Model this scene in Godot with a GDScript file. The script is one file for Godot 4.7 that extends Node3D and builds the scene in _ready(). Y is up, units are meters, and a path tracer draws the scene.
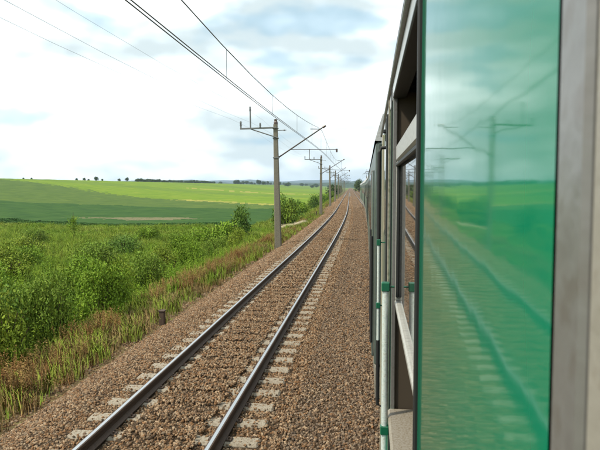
extends Node3D
# View along a passenger train from an open carriage window: y = 0 is the rail head, -z is ahead along the line.

const EYE := Vector3(0, 3.0, 0)
var rng := RandomNumberGenerator.new()
var used := {}
var M := {}

# ---------------------------------------------------------------- mesh building
class MB:
	var v := PackedVector3Array()
	var n := PackedVector3Array()
	var col := PackedColorArray()
	var cc := Color(1, 1, 1)
	var paint := false
	func tri3(a: Vector3, b: Vector3, c: Vector3, na: Vector3, nb: Vector3, nc: Vector3):
		if (c - a).cross(b - a).dot(na + nb + nc) < 0.0:   # front faces run clockwise
			var w := b
			b = c; c = w
			w = nb
			nb = nc; nc = w
		v.append(a); v.append(b); v.append(c)
		n.append(na); n.append(nb); n.append(nc)
		if paint:
			col.append(cc); col.append(cc); col.append(cc)
	func tri(a: Vector3, b: Vector3, c: Vector3):
		var k := (c - a).cross(b - a).normalized()
		tri3(a, b, c, k, k, k)
	func quad(a: Vector3, b: Vector3, c: Vector3, d: Vector3):
		tri(a, b, c); tri(a, c, d)
	# box with small bevels on its twelve edges when r > 0
	func box(c: Vector3, s: Vector3, r := 0.0, bas := Basis()):
		var h := s * 0.5
		if r <= 0.0:
			for ax in 3:
				for sg in [-1.0, 1.0]:
					face(c, h, ax, sg, 0.0, bas)
			return
		for ax in 3:
			for sg in [-1.0, 1.0]:
				face(c, h, ax, sg, r, bas)
		for ax in 3:
			var b := (ax + 1) % 3
			var d := (ax + 2) % 3
			for s1 in [-1.0, 1.0]:
				for s2 in [-1.0, 1.0]:
					var p := [Vector3(), Vector3(), Vector3(), Vector3()]
					var k := 0
					for e in [[-1.0, 0], [1.0, 0], [1.0, 1], [-1.0, 1]]:
						var q := Vector3()
						q[ax] = e[0] * (h[ax] - r)
						if e[1] == 0:
							q[b] = s1 * h[b]; q[d] = s2 * (h[d] - r)
						else:
							q[b] = s1 * (h[b] - r); q[d] = s2 * h[d]
						p[k] = c + bas * q
						k += 1
					var out := Vector3(); out[b] = s1; out[d] = s2
					out = (bas * out).normalized()
					tri3(p[0], p[1], p[2], out, out, out); tri3(p[0], p[2], p[3], out, out, out)
		for x in [-1.0, 1.0]:
			for y in [-1.0, 1.0]:
				for z in [-1.0, 1.0]:
					var a := c + bas * Vector3(x * h.x, y * (h.y - r), z * (h.z - r))
					var b2 := c + bas * Vector3(x * (h.x - r), y * h.y, z * (h.z - r))
					var c2 := c + bas * Vector3(x * (h.x - r), y * (h.y - r), z * h.z)
					var o := (bas * Vector3(x, y, z)).normalized()
					tri3(a, b2, c2, o, o, o)
	func face(c: Vector3, h: Vector3, ax: int, sg: float, r: float, bas: Basis):
		var b := (ax + 1) % 3
		var d := (ax + 2) % 3
		var p := []
		for e in [[-1, -1], [1, -1], [1, 1], [-1, 1]]:
			var q := Vector3()
			q[ax] = sg * h[ax]
			q[b] = e[0] * (h[b] - r)
			q[d] = e[1] * (h[d] - r)
			p.append(c + bas * q)
		var o := Vector3(); o[ax] = sg
		o = bas * o
		tri3(p[0], p[1], p[2], o, o, o); tri3(p[0], p[2], p[3], o, o, o)
	func tube(pts: Array, r0: float, r1: float, seg := 8, caps := true):
		var rings := []
		var nrm := []
		var m := pts.size()
		for i in m:
			var t: Vector3 = (pts[mini(i + 1, m - 1)] - pts[maxi(i - 1, 0)]).normalized()
			var up := Vector3(0, 0, 1) if absf(t.y) > 0.9 else Vector3(0, 1, 0)
			var a := t.cross(up).normalized()
			var b := a.cross(t).normalized()
			var r := lerpf(r0, r1, float(i) / maxf(1, m - 1))
			var ring := []
			var nn := []
			for k in seg:
				var w := TAU * k / seg
				var o := a * cos(w) + b * sin(w)
				ring.append(pts[i] + o * r); nn.append(o)
			rings.append(ring); nrm.append(nn)
		for i in m - 1:
			for k in seg:
				var j := (k + 1) % seg
				tri3(rings[i][k], rings[i][j], rings[i + 1][j], nrm[i][k], nrm[i][j], nrm[i + 1][j])
				tri3(rings[i][k], rings[i + 1][j], rings[i + 1][k], nrm[i][k], nrm[i + 1][j], nrm[i + 1][k])
		if caps:
			for e in [0, m - 1]:
				var o: Vector3 = (pts[e] - pts[1 if e == 0 else m - 2]).normalized()
				for k in range(1, seg - 1):
					tri3(rings[e][0], rings[e][k], rings[e][k + 1], o, o, o)
	# lathe about the y axis: profile of (radius, y)
	func lathe(c: Vector3, prof: Array, seg := 10):
		for i in prof.size() - 1:
			var p: Vector2 = prof[i]
			var q: Vector2 = prof[i + 1]
			var sl := Vector2(q.y - p.y, p.x - q.x).normalized()
			for k in seg:
				var a := TAU * k / seg
				var b := TAU * (k + 1) / seg
				var da := Vector3(cos(a), 0, sin(a))
				var db := Vector3(cos(b), 0, sin(b))
				var na := da * sl.x + Vector3(0, sl.y, 0)
				var nb := db * sl.x + Vector3(0, sl.y, 0)
				var A := c + da * p.x + Vector3(0, p.y, 0)
				var B := c + db * p.x + Vector3(0, p.y, 0)
				var C := c + db * q.x + Vector3(0, q.y, 0)
				var D := c + da * q.x + Vector3(0, q.y, 0)
				if p.x > 0.0001: tri3(A, B, C, na, nb, nb)
				if q.x > 0.0001: tri3(A, C, D, na, nb, na)
	func mesh(mat: Material) -> ArrayMesh:
		var am := ArrayMesh.new()
		var arr := []
		arr.resize(Mesh.ARRAY_MAX)
		arr[Mesh.ARRAY_VERTEX] = v
		arr[Mesh.ARRAY_NORMAL] = n
		if paint: arr[Mesh.ARRAY_COLOR] = col
		am.add_surface_from_arrays(Mesh.PRIMITIVE_TRIANGLES, arr)
		am.surface_set_material(0, mat)
		return am

func numbered(called: String) -> String:
	if not used.has(called):
		used[called] = 0
		return called
	used[called] += 1
	return "%s_%03d" % [called, used[called]]

func tag(o: Node, label: String, category: String, group := "", kind := ""):
	o.set_meta("label", label)
	if category: o.set_meta("category", category)
	if group: o.set_meta("group", group)
	if kind: o.set_meta("kind", kind)

func thing(called: String, label: String, category: String, at := Vector3.ZERO, group := "") -> Node3D:
	var o := Node3D.new()
	o.name = numbered(called)
	add_child(o)
	o.position = at
	tag(o, label, category, group)
	return o

func part(called: String, b: MB, m: Material, parent: Node) -> MeshInstance3D:
	return part_mesh(called, b.mesh(m), parent)

func part_mesh(called: String, mesh: Mesh, parent: Node) -> MeshInstance3D:
	var o := MeshInstance3D.new()
	o.name = numbered(called) if parent == self else called
	o.mesh = mesh
	parent.add_child(o, true)
	return o

func structure(called: String, mesh: Mesh, label := "") -> MeshInstance3D:
	var o := part_mesh(called, mesh, self)
	o.set_meta("kind", "structure")
	if label: o.set_meta("label", label)
	return o

func srgb(r: float, g: float, b: float) -> Color:   # linear base colour to what albedo_color wants
	return Color(r, g, b).linear_to_srgb()

func plain(r: float, g: float, b: float, rough := 0.8, metal := 0.0) -> StandardMaterial3D:
	var m := StandardMaterial3D.new()
	m.albedo_color = srgb(r, g, b)
	m.roughness = rough
	m.metallic = metal
	return m

func noise_tex(seed: int, freq: float, cols: Array, size := 512, type := FastNoiseLite.TYPE_SIMPLEX_SMOOTH, oct := 5, lo := 0.0, hi := 1.0) -> NoiseTexture2D:
	var f := FastNoiseLite.new()
	f.seed = seed
	f.noise_type = type
	f.frequency = freq
	f.fractal_octaves = oct
	var t := NoiseTexture2D.new()
	t.width = size; t.height = size
	t.seamless = true
	t.noise = f
	if cols.size():
		var g := Gradient.new()
		var off := PackedFloat32Array()
		var cs := PackedColorArray()
		for i in cols.size():
			off.append(lerpf(lo, hi, float(i) / (cols.size() - 1)))
			cs.append(srgb(cols[i][0], cols[i][1], cols[i][2]))
		g.offsets = off
		g.colors = cs
		t.color_ramp = g
	return t

func mottled(seed: int, cols: Array, metres: float, rough := 0.9, freq := 0.02, relief := 0.0, size := 512, lo := 0.2, hi := 0.8) -> StandardMaterial3D:
	var m := StandardMaterial3D.new()
	m.albedo_texture = noise_tex(seed, freq, cols, size, FastNoiseLite.TYPE_SIMPLEX_SMOOTH, 5, lo, hi)
	m.uv1_triplanar = true
	m.uv1_world_triplanar = true
	m.uv1_scale = Vector3.ONE / metres
	m.roughness = rough
	if rough >= 0.85: m.metallic_specular = 0.12
	if relief > 0.0:
		m.heightmap_enabled = true
		m.heightmap_texture = noise_tex(seed + 7, freq * 2.0, [], size)
		m.heightmap_scale = relief
	return m

# ---------------------------------------------------------------- the line and the land
func shift(d: float) -> float:          # the line bears left between 25 m and 85 m ahead
	if d < 25.0: return 0.0
	if d < 85.0: return -(d - 25.0) * (d - 25.0) / 4600.0
	return -0.783 - 0.0261 * (d - 85.0)

func on_line(x: float, y: float, d: float) -> Vector3:
	return Vector3(x + shift(d), y, -d)

var hills_noise := FastNoiseLite.new()
func ss(a: float, b: float, x: float) -> float:
	var t := clampf((x - a) / (b - a), 0, 1)
	return t * t * (3 - 2 * t)

func land(x: float, d: float) -> float:
	var t := x - shift(clampf(d, -400, 3000))
	var y := -0.55
	if t < -5.6: y = lerpf(-0.55, -2.3, ss(-5.8, -10.4, t))
	if t > 4.8: y = lerpf(-0.55, -1.5, ss(4.8, 8.5, t))
	var far := ss(-8.0, -14.0, t) if t < 0 else ss(8.0, 14.0, t)
	y += far * 0.22 * hills_noise.get_noise_2d(x * 1.1, d * 1.1)
	y += 11.5 * ss(30.0, 270.0, -x) * ss(-100, 40, d)
	return y

const EDGE := [[-600.0, 660.0], [-400.0, 500.0], [-196.0, 322.0], [-142.0, 278.0], [-92.0, 222.0], [-64.0, 205.0], [-40.0, 190.0], [-19.0, 165.0]]
func crop_end(x: float) -> float:
	for i in EDGE.size() - 1:
		if x <= EDGE[i + 1][0]:
			return lerpf(EDGE[i][1], EDGE[i + 1][1], clampf((x - EDGE[i][0]) / (EDGE[i + 1][0] - EDGE[i][0]), 0, 1))
	return 140.0

func crop_start(x: float) -> float:
	return 74.0 + 1.6 * sin(x * 0.21) + 1.2 * sin(x * 0.57 + 1.0) - 0.03 * (x + 20.0)

func zone(x: float, d: float) -> int:   # 0 meadow, 1 blue-green crop, 2 yellow-green field, 3 bare soil, 4 dry headland, 5 greener field, 6 dry verge
	var t := x - shift(d)
	if t > -7.3 - 0.5 * sin(d * 0.9) and t < 8.0: return 6
	if t > -13.0 - 1.5 * sin(d * 0.11):
		return 0 if t < 20.0 else 2
	var s := crop_start(x)
	if d < s: return 0
	var e := crop_end(x)
	var soil := Vector2((x + 38.0) / 10.5, (d - 97.0 - 1.0 * sin(x * 0.35)) / (3.5 + 1.5 * sin(x * 0.5)))
	if soil.length() < 1.0: return 3
	if d < minf(e, 152.0 + 0.12 * x + 2.0 * sin(x * 0.07)): return 7
	if d < e: return 1
	if d < e + 11.0 + 3.0 * sin(x * 0.2) and x > -66.0 and x < -16.0: return 4
	var q := d + 0.35 * x
	if q > 395.0 and q < 412.0 and x > -130.0: return 4
	if (q > 290.0 and q < 345.0) or (q > 520.0 and q < 640.0) or q > 900.0: return 5
	return 2

# ---------------------------------------------------------------- plants
func leaf(b: MB, p: Vector3, dir: Vector3, nrm: Vector3, len: float, wid: float):
	var side := dir.cross(nrm).normalized() * wid * 0.5
	var up := side.cross(dir).normalized() * wid * 0.16
	var tip := p + dir * len
	var mid := p + dir * len * 0.45
	var l := mid + side + up
	var r := mid - side + up
	var n1 := ((l - p).cross(tip - p)).normalized()
	if n1.dot(nrm) < 0: n1 = -n1
	var n2 := ((tip - p).cross(r - p)).normalized()
	if n2.dot(nrm) < 0: n2 = -n2
	b.tri3(p, l, tip, n1, n1, n1)
	b.tri3(p, tip, r, n2, n2, n2)

func rdir() -> Vector3:
	while true:
		var q := Vector3(rng.randf_range(-1, 1), rng.randf_range(-1, 1), rng.randf_range(-1, 1))
		if q.length() > 0.05 and q.length() < 1.0: return q.normalized()
	return Vector3.UP

# crown about 1 m in radius standing on y = 0 with height h; lobes of leaf sprays with gaps between
func crown_mesh(seed: int, h: float, lobes: int, leaves: int, size: float, mat: Material, low := 0.15, spread := 0.62) -> ArrayMesh:
	rng.seed = seed
	var b := MB.new()
	b.paint = true
	var ls := []
	for i in lobes:
		var a := rng.randf() * TAU
		var y := lerpf(low, 0.82, pow(rng.randf(), 0.9)) * h
		var k := sqrt(rng.randf()) * spread * (1.0 - 0.55 * pow(y / h, 2.0))
		ls.append([Vector3(cos(a) * k, y, sin(a) * k), rng.randf_range(0.16, 0.4), rng.randf_range(0.65, 1.3)])
	for i in leaves:
		var L = ls[rng.randi() % ls.size()]
		var d := rdir()
		var r: float = L[1] * pow(rng.randf(), 0.42) * rng.randf_range(0.85, 1.2)
		var p: Vector3 = L[0] + Vector3(d.x, d.y * 0.9, d.z) * r
		if p.y < 0.02: p.y = rng.randf_range(0.02, 0.2)
		var out := (d + Vector3(0, 0.35, 0) + rdir() * 0.75).normalized()
		var dir := (d * 0.6 + rdir() + Vector3(0, 0.1, 0)).normalized()
		if absf(dir.dot(out)) > 0.9: dir = out.cross(Vector3(0.3, 1, 0.2)).normalized()
		var t: float = L[2] * rng.randf_range(0.72, 1.25)   # each spray and each leaf has a random tint of its own
		b.cc = Color(t * rng.randf_range(0.9, 1.15), t, t * rng.randf_range(0.75, 1.1))
		var s := size * rng.randf_range(0.6, 1.3)
		leaf(b, p, dir, out, s, s * 0.55)
	return b.mesh(mat)

func stems_mesh(seed: int, h: float, count: int, r: float, mat: Material, spread := 0.5) -> ArrayMesh:
	rng.seed = seed
	var b := MB.new()
	for i in count:
		var a := rng.randf() * TAU
		var k := rng.randf_range(0.1, spread)
		var y := rng.randf_range(0.5, 0.85) * h
		var tip := Vector3(cos(a) * k, y, sin(a) * k)
		b.tube([Vector3(cos(a) * 0.05, -0.1, sin(a) * 0.05), Vector3(cos(a) * k * 0.35, y * 0.45, sin(a) * k * 0.35), tip], r, r * 0.35, 5)
	return b.mesh(mat)

func grass_mesh(seed: int, blades: int, h: float, spread: float, wid: float, mat: Material, lean := 0.45) -> ArrayMesh:
	rng.seed = seed
	var b := MB.new()
	b.paint = true
	for i in blades:
		var a := rng.randf() * TAU
		var k := sqrt(rng.randf()) * spread
		var p := Vector3(cos(a) * k, -0.03, sin(a) * k)
		var w := rng.randf() * TAU
		var ln := rng.randf_range(0.1, lean)
		var o := Vector3(cos(w), 0, sin(w))
		var hh := h * rng.randf_range(0.5, 1.1)
		var mid := p + o * ln * hh * 0.3 + Vector3(0, hh * 0.6, 0)
		var tip := p + o * ln * hh + Vector3(0, hh * rng.randf_range(0.8, 1.0), 0)
		var s := o.cross(Vector3.UP).rotated(Vector3.UP, rng.randf_range(-1, 1)) * wid * 0.5
		var nn := (o.rotated(Vector3.UP, rng.randf_range(-0.8, 0.8)) * 0.6 + Vector3.UP * 0.8).normalized()
		var t := rng.randf_range(0.75, 1.25)    # one random tint for a whole blade
		b.cc = Color(t * rng.randf_range(0.9, 1.2), t, t)
		b.tri3(p - s, p + s, mid + s, nn, nn, nn)
		b.tri3(p - s, mid + s, mid - s, nn, nn, nn)
		b.tri3(mid - s, mid + s, tip, nn, nn, nn)
	return b.mesh(mat)

func weed_mesh(seed: int, h: float, stems: int, per: int, size: float, mat: Material) -> ArrayMesh:
	rng.seed = seed
	var b := MB.new()
	b.paint = true
	for i in stems:
		var a := rng.randf() * TAU
		var k := sqrt(rng.randf()) * 0.3
		var base := Vector3(cos(a) * k, 0, sin(a) * k)
		var hh := h * rng.randf_range(0.55, 1.1)
		var tip := base + Vector3(rng.randf_range(-0.2, 0.2), hh, rng.randf_range(-0.2, 0.2))
		b.cc = Color(0.9, 0.9, 0.8)
		b.tube([base, tip], 0.006, 0.002, 3, false)
		var tt := rng.randf_range(0.8, 1.2)
		for j in per:
			var q := base.lerp(tip, lerpf(0.1, 1.0, float(j) / per))
			var w := rng.randf() * TAU
			var dir := Vector3(cos(w), rng.randf_range(-0.25, 0.6), sin(w)).normalized()
			var nn := (Vector3.UP + rdir() * 0.5).normalized()
			var t := tt * rng.randf_range(0.8, 1.2)
			b.cc = Color(t, t, t)
			var s := size * rng.randf_range(0.6, 1.25) * (1.15 - 0.5 * float(j) / per)
			leaf(b, q, dir, nn, s, s * 0.5)
	return b.mesh(mat)

func scatter(called: String, mesh: Mesh, xf: Array, cols: PackedColorArray, label: String, category: String) -> MultiMeshInstance3D:
	var mm := MultiMesh.new()
	mm.transform_format = MultiMesh.TRANSFORM_3D
	mm.use_colors = true
	mm.mesh = mesh
	mm.instance_count = xf.size()
	for i in xf.size():
		mm.set_instance_transform(i, xf[i])
		mm.set_instance_color(i, cols[i])
	var o := MultiMeshInstance3D.new()
	o.name = numbered(called)
	o.multimesh = mm
	add_child(o)
	tag(o, label, category, "", "stuff")
	return o

func at_ground(x: float, d: float, dy := 0.0) -> Vector3:
	return Vector3(x, land(x, d) + dy, -d)

# ================================================================ scene
func _ready():
	hills_noise.seed = 5
	hills_noise.frequency = 0.09
	hills_noise.fractal_octaves = 3
	# camera
	var cam := Camera3D.new()
	cam.name = "camera"
	add_child(cam)
	cam.position = EYE
	cam.fov = 41.1
	cam.near = 0.02
	cam.far = 20000.0
	cam.rotation_degrees = Vector3(-3.62, 6.28, 0)
	cam.current = true
	var lens := CameraAttributesPhysical.new()      # small lens focused far off
	lens.frustum_focal_length = 32.0
	lens.frustum_focus_distance = 30.0
	lens.exposure_aperture = 22.0
	lens.frustum_near = 0.02
	lens.frustum_far = 20000.0
	cam.attributes = lens
	# sky, air and exposure
	var we := WorldEnvironment.new()
	we.name = "environment"
	var env := Environment.new()
	env.background_mode = Environment.BG_SKY
	env.tonemap_mode = Environment.TONE_MAPPER_LINEAR
	env.tonemap_exposure = 1.55
	var sk := Sky.new()
	var ps := PanoramaSkyMaterial.new()
	ps.panorama = sky_image()
	sk.sky_material = ps
	env.sky = sk
	env.fog_enabled = true
	env.fog_density = 0.0001
	env.fog_light_color = Color(0.80, 0.89, 1.0)
	env.sdfgi_enabled = true
	env.ssao_enabled = true
	env.ssil_enabled = true
	we.environment = env
	add_child(we)
	# sun behind thin cloud
	var sun := DirectionalLight3D.new()
	sun.name = "sun"
	sun.light_energy = 0.95
	sun.light_angular_distance = 5.0
	sun.light_color = Color(1.0, 0.96, 0.88)
	sun.shadow_enabled = true
	add_child(sun)
	sun.rotation_degrees = Vector3(-52, -60, 0)

	materials()
	terrain()
	far_land()
	ballast()
	tracks()
	var coach := own_coach()
	train_ahead()
	catenary()
	vegetation()
	trackside()

func sky_image() -> ImageTexture:
	var w := 1536
	var h := 768
	var f := FastNoiseLite.new()
	f.seed = 21
	f.frequency = 0.75
	f.fractal_octaves = 5
	f.fractal_gain = 0.52
	var data := PackedFloat32Array()
	data.resize(w * h * 3)
	# azimuth, elevation, half sizes in degrees, depth of the grey
	var banks := [[-9.5, 14.4, 7.5, 2.3, 1.0], [-5.0, 14.9, 4.0, 1.2, 0.9], [-4.0, 7.2, 4.6, 1.3, 0.95], [-2.0, 9.0, 3.0, 0.9, 0.75], [-15.5, 6.7, 3.0, 0.5, 0.45], [-25.0, 9.3, 3.4, 0.6, 0.45], [-14.0, 9.8, 3.5, 0.7, 0.4], [-26.0, 6.6, 3.4, 0.5, 0.4], [-16.0, 3.6, 4.0, 0.5, 0.4], [1.0, 4.2, 3.5, 0.7, 0.5]]
	for j in h:
		var el := PI * (0.5 - (j + 0.5) / h)
		var ce := cos(el)
		var se := sin(el)
		for i in w:
			var az := TAU * ((i + 0.5) / w - 0.5)
			var k := maxf(se, 0.0) + 0.16
			var px := sin(az) * ce / k
			var pz := cos(az) * ce / k
			var n1 := 0.5 * f.get_noise_2d(px * 0.62, pz * 1.0) + 0.6 * f.get_noise_3d(sin(az) * ce * 5.5 + 20.0, se * 17.0, cos(az) * ce * 5.5)
			var n2 := f.get_noise_3d(sin(az) * ce * 9.0, se * 24.0 + 31.0, cos(az) * ce * 9.0)
			var n3 := f.get_noise_3d(sin(az) * ce * 4.0 + 70.0, se * 11.0, cos(az) * ce * 4.0)
			var grey := ss(0.1, 0.42, n1 + 0.35 * n2) * 0.62
			var ea := rad_to_deg(az)
			var ee := rad_to_deg(el)
			for b in banks:
				var u = (ea - b[0] + n2 * 3.0) / b[2]
				var q = (ee - b[1] + n1 * 0.8 + n2 * 0.8) / b[3]
				var e = u * u + q * q
				if e < 5.0: grey = maxf(grey, b[4] * (1.0 - ss(0.35, 2.0, e)))
			grey = clampf(grey, 0, 1)
			var white := 0.87 + 0.85 * n3 + 0.35 * n2
			white = clampf(white, 0.58, 1.35)
			var c := Vector3(white - 0.085, white, white + 0.02).lerp(Vector3(0.24, 0.41, 0.53), grey)
			if el < 0.0: c = Vector3(0.8, 0.85, 0.87)
			var o := (j * w + i) * 3
			data[o] = c.x; data[o + 1] = c.y; data[o + 2] = c.z
	var img := Image.create_from_data(w, h, false, Image.FORMAT_RGBF, data.to_byte_array())
	return ImageTexture.create_from_image(img)

func materials():
	M.meadow = mottled(11, [[0.035, 0.05, 0.012], [0.07, 0.1, 0.018], [0.11, 0.14, 0.03], [0.11, 0.1, 0.035]], 5.0, 0.95, 0.012, 3.0)
	M.crop = mottled(12, [[0.052, 0.09, 0.024], [0.064, 0.106, 0.027], [0.078, 0.122, 0.029], [0.1, 0.14, 0.031]], 60.0, 0.9, 0.012, 6.0, 1024)
	M.crop.uv1_scale = Vector3(1.0 / 130.0, 1.0 / 60.0, 1.0 / 22.0)
	M.crop_dark = mottled(37, [[0.024, 0.06, 0.018], [0.032, 0.074, 0.02], [0.042, 0.088, 0.022], [0.056, 0.104, 0.025]], 30.0, 0.9, 0.012, 6.0, 1024)
	M.crop_dark.uv1_scale = Vector3(1.0 / 90.0, 1.0 / 40.0, 1.0 / 12.0)
	M.field = mottled(13, [[0.095, 0.165, 0.018], [0.12, 0.19, 0.02], [0.14, 0.205, 0.021], [0.175, 0.215, 0.03]], 110.0, 0.9, 0.012, 8.0, 1024)
	M.field.uv1_scale = Vector3(1.0 / 260.0, 1.0 / 110.0, 1.0 / 70.0)
	M.field_green = mottled(34, [[0.085, 0.145, 0.022], [0.1, 0.165, 0.024], [0.12, 0.18, 0.025], [0.15, 0.19, 0.032]], 110.0, 0.9, 0.012, 8.0, 1024)
	M.field_green.uv1_scale = Vector3(1.0 / 260.0, 1.0 / 110.0, 1.0 / 70.0)
	M.verge = mottled(35, [[0.06, 0.04, 0.02], [0.11, 0.075, 0.038], [0.17, 0.125, 0.065], [0.13, 0.12, 0.045]], 1.7, 0.95, 0.02, 3.0)
	M.soil = mottled(14, [[0.09, 0.1, 0.045], [0.14, 0.125, 0.07], [0.18, 0.155, 0.095], [0.08, 0.12, 0.035]], 9.0, 0.95, 0.02, 3.0)
	M.headland = mottled(15, [[0.16, 0.2, 0.03], [0.26, 0.24, 0.06], [0.3, 0.26, 0.08], [0.2, 0.25, 0.04]], 9.0, 0.95, 0.02, 3.0)
	M.sand = mottled(16, [[0.17, 0.135, 0.08], [0.34, 0.285, 0.19], [0.42, 0.355, 0.25], [0.25, 0.22, 0.12]], 2.4, 0.95, 0.02, 2.0)
	M.bed = mottled(17, [[0.045, 0.029, 0.018], [0.11, 0.074, 0.047], [0.175, 0.12, 0.079], [0.25, 0.188, 0.13]], 0.8, 0.95, 0.06, 4.0, 1024, 0.25, 0.75)
	M.stone = StandardMaterial3D.new()
	M.stone.vertex_color_use_as_albedo = true
	M.stone.roughness = 0.9
	M.stone.metallic_specular = 0.15
	M.concrete = mottled(18, [[0.17, 0.14, 0.105], [0.26, 0.225, 0.175], [0.32, 0.285, 0.23], [0.22, 0.18, 0.135]], 0.8, 0.9, 0.03, 0.3)
	M.pole = mottled(19, [[0.11, 0.1, 0.075], [0.17, 0.155, 0.12], [0.21, 0.195, 0.155], [0.13, 0.115, 0.085]], 0.9, 0.9, 0.03, 0.3)
	M.rust = mottled(20, [[0.03, 0.019, 0.013], [0.055, 0.034, 0.022], [0.085, 0.05, 0.03], [0.06, 0.04, 0.028]], 0.5, 0.75, 0.04, 0.1)
	M.steel = plain(0.55, 0.55, 0.55, 0.35, 1.0)
	M.grey_steel = plain(0.16, 0.165, 0.16, 0.55, 0.5)
	M.wire = plain(0.05, 0.042, 0.035, 0.5, 0.4)
	M.insulator = plain(0.06, 0.035, 0.025, 0.25)
	M.green = plain(0.002, 0.195, 0.1, 0.055)
	M.green.metallic_specular = 0.27
	M.alu = mottled(23, [[0.185, 0.18, 0.175], [0.2, 0.195, 0.19], [0.208, 0.204, 0.2], [0.175, 0.165, 0.155]], 0.5, 0.4, 0.03, 0.03)
	M.alu.metallic = 0.35
	M.beige = mottled(24, [[0.24, 0.22, 0.185], [0.26, 0.24, 0.205], [0.27, 0.25, 0.215], [0.235, 0.21, 0.175]], 0.3, 0.55, 0.03, 0.03)
	M.rubber = plain(0.012, 0.012, 0.013, 0.6)
	M.sash = mottled(25, [[0.24, 0.235, 0.21], [0.31, 0.305, 0.28], [0.35, 0.345, 0.32], [0.27, 0.255, 0.22]], 0.4, 0.4, 0.03, 0.03)
	M.sill = mottled(26, [[0.1, 0.07, 0.04], [0.2, 0.17, 0.125], [0.24, 0.215, 0.175], [0.27, 0.25, 0.215]], 0.16, 0.6, 0.03, 0.05, 512, 0.0, 0.9)
	M.dark = plain(0.03, 0.026, 0.022, 0.8)
	M.inside = plain(0.06, 0.045, 0.03, 0.85)
	M.glass = StandardMaterial3D.new()
	M.glass.transparency = BaseMaterial3D.TRANSPARENCY_ALPHA
	M.glass.albedo_color = Color(0.25, 0.27, 0.26, 0.35)
	M.glass.roughness = 0.02
	M.glass.metallic_specular = 0.6
	M.roof = mottled(27, [[0.3, 0.31, 0.31], [0.4, 0.41, 0.41], [0.45, 0.46, 0.46], [0.36, 0.36, 0.35]], 1.4, 0.6, 0.03, 0.05)
	M.cornice = mottled(36, [[0.34, 0.35, 0.35], [0.42, 0.43, 0.43], [0.46, 0.47, 0.47], [0.38, 0.38, 0.37]], 0.7, 0.25, 0.02, 0.03)
	M.coach = mottled(28, [[0.045, 0.06, 0.056], [0.06, 0.08, 0.072], [0.07, 0.09, 0.082], [0.06, 0.07, 0.06]], 1.4, 0.35, 0.03, 0.05)
	M.coach_low = mottled(29, [[0.13, 0.115, 0.085], [0.2, 0.18, 0.14], [0.24, 0.22, 0.18], [0.16, 0.14, 0.1]], 0.9, 0.7, 0.03, 0.1)
	M.pipe = mottled(30, [[0.4, 0.47, 0.45], [0.5, 0.57, 0.55], [0.56, 0.62, 0.6], [0.42, 0.44, 0.4]], 0.3, 0.35, 0.03, 0.02)
	M.bracket = plain(0.004, 0.1, 0.05, 0.4)
	M.cream = plain(0.3, 0.27, 0.2, 0.5)
	M.leaf = leafmat(0.17, 0.275, 0.024)
	M.leaf_dark = leafmat(0.115, 0.205, 0.032)
	M.leaf_yellow = leafmat(0.21, 0.28, 0.03)
	M.leaf_olive = leafmat(0.155, 0.235, 0.03)
	M.leaf_far = leafmat(0.07, 0.11, 0.03)
	M.grass = StandardMaterial3D.new()
	M.grass.vertex_color_use_as_albedo = true
	M.grass.roughness = 0.7
	M.grass.metallic_specular = 0.2
	M.grass.backlight = Color(0.35, 0.35, 0.35)
	M.bark = mottled(31, [[0.05, 0.035, 0.02], [0.09, 0.065, 0.04], [0.12, 0.09, 0.06]], 0.4, 0.9, 0.04, 0.3)

func leafmat(r: float, g: float, b: float) -> StandardMaterial3D:
	var m := plain(r, g, b, 0.6)
	m.metallic_specular = 0.25
	m.vertex_color_use_as_albedo = true
	m.backlight = Color(0.4, 0.4, 0.4)
	return m

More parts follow.
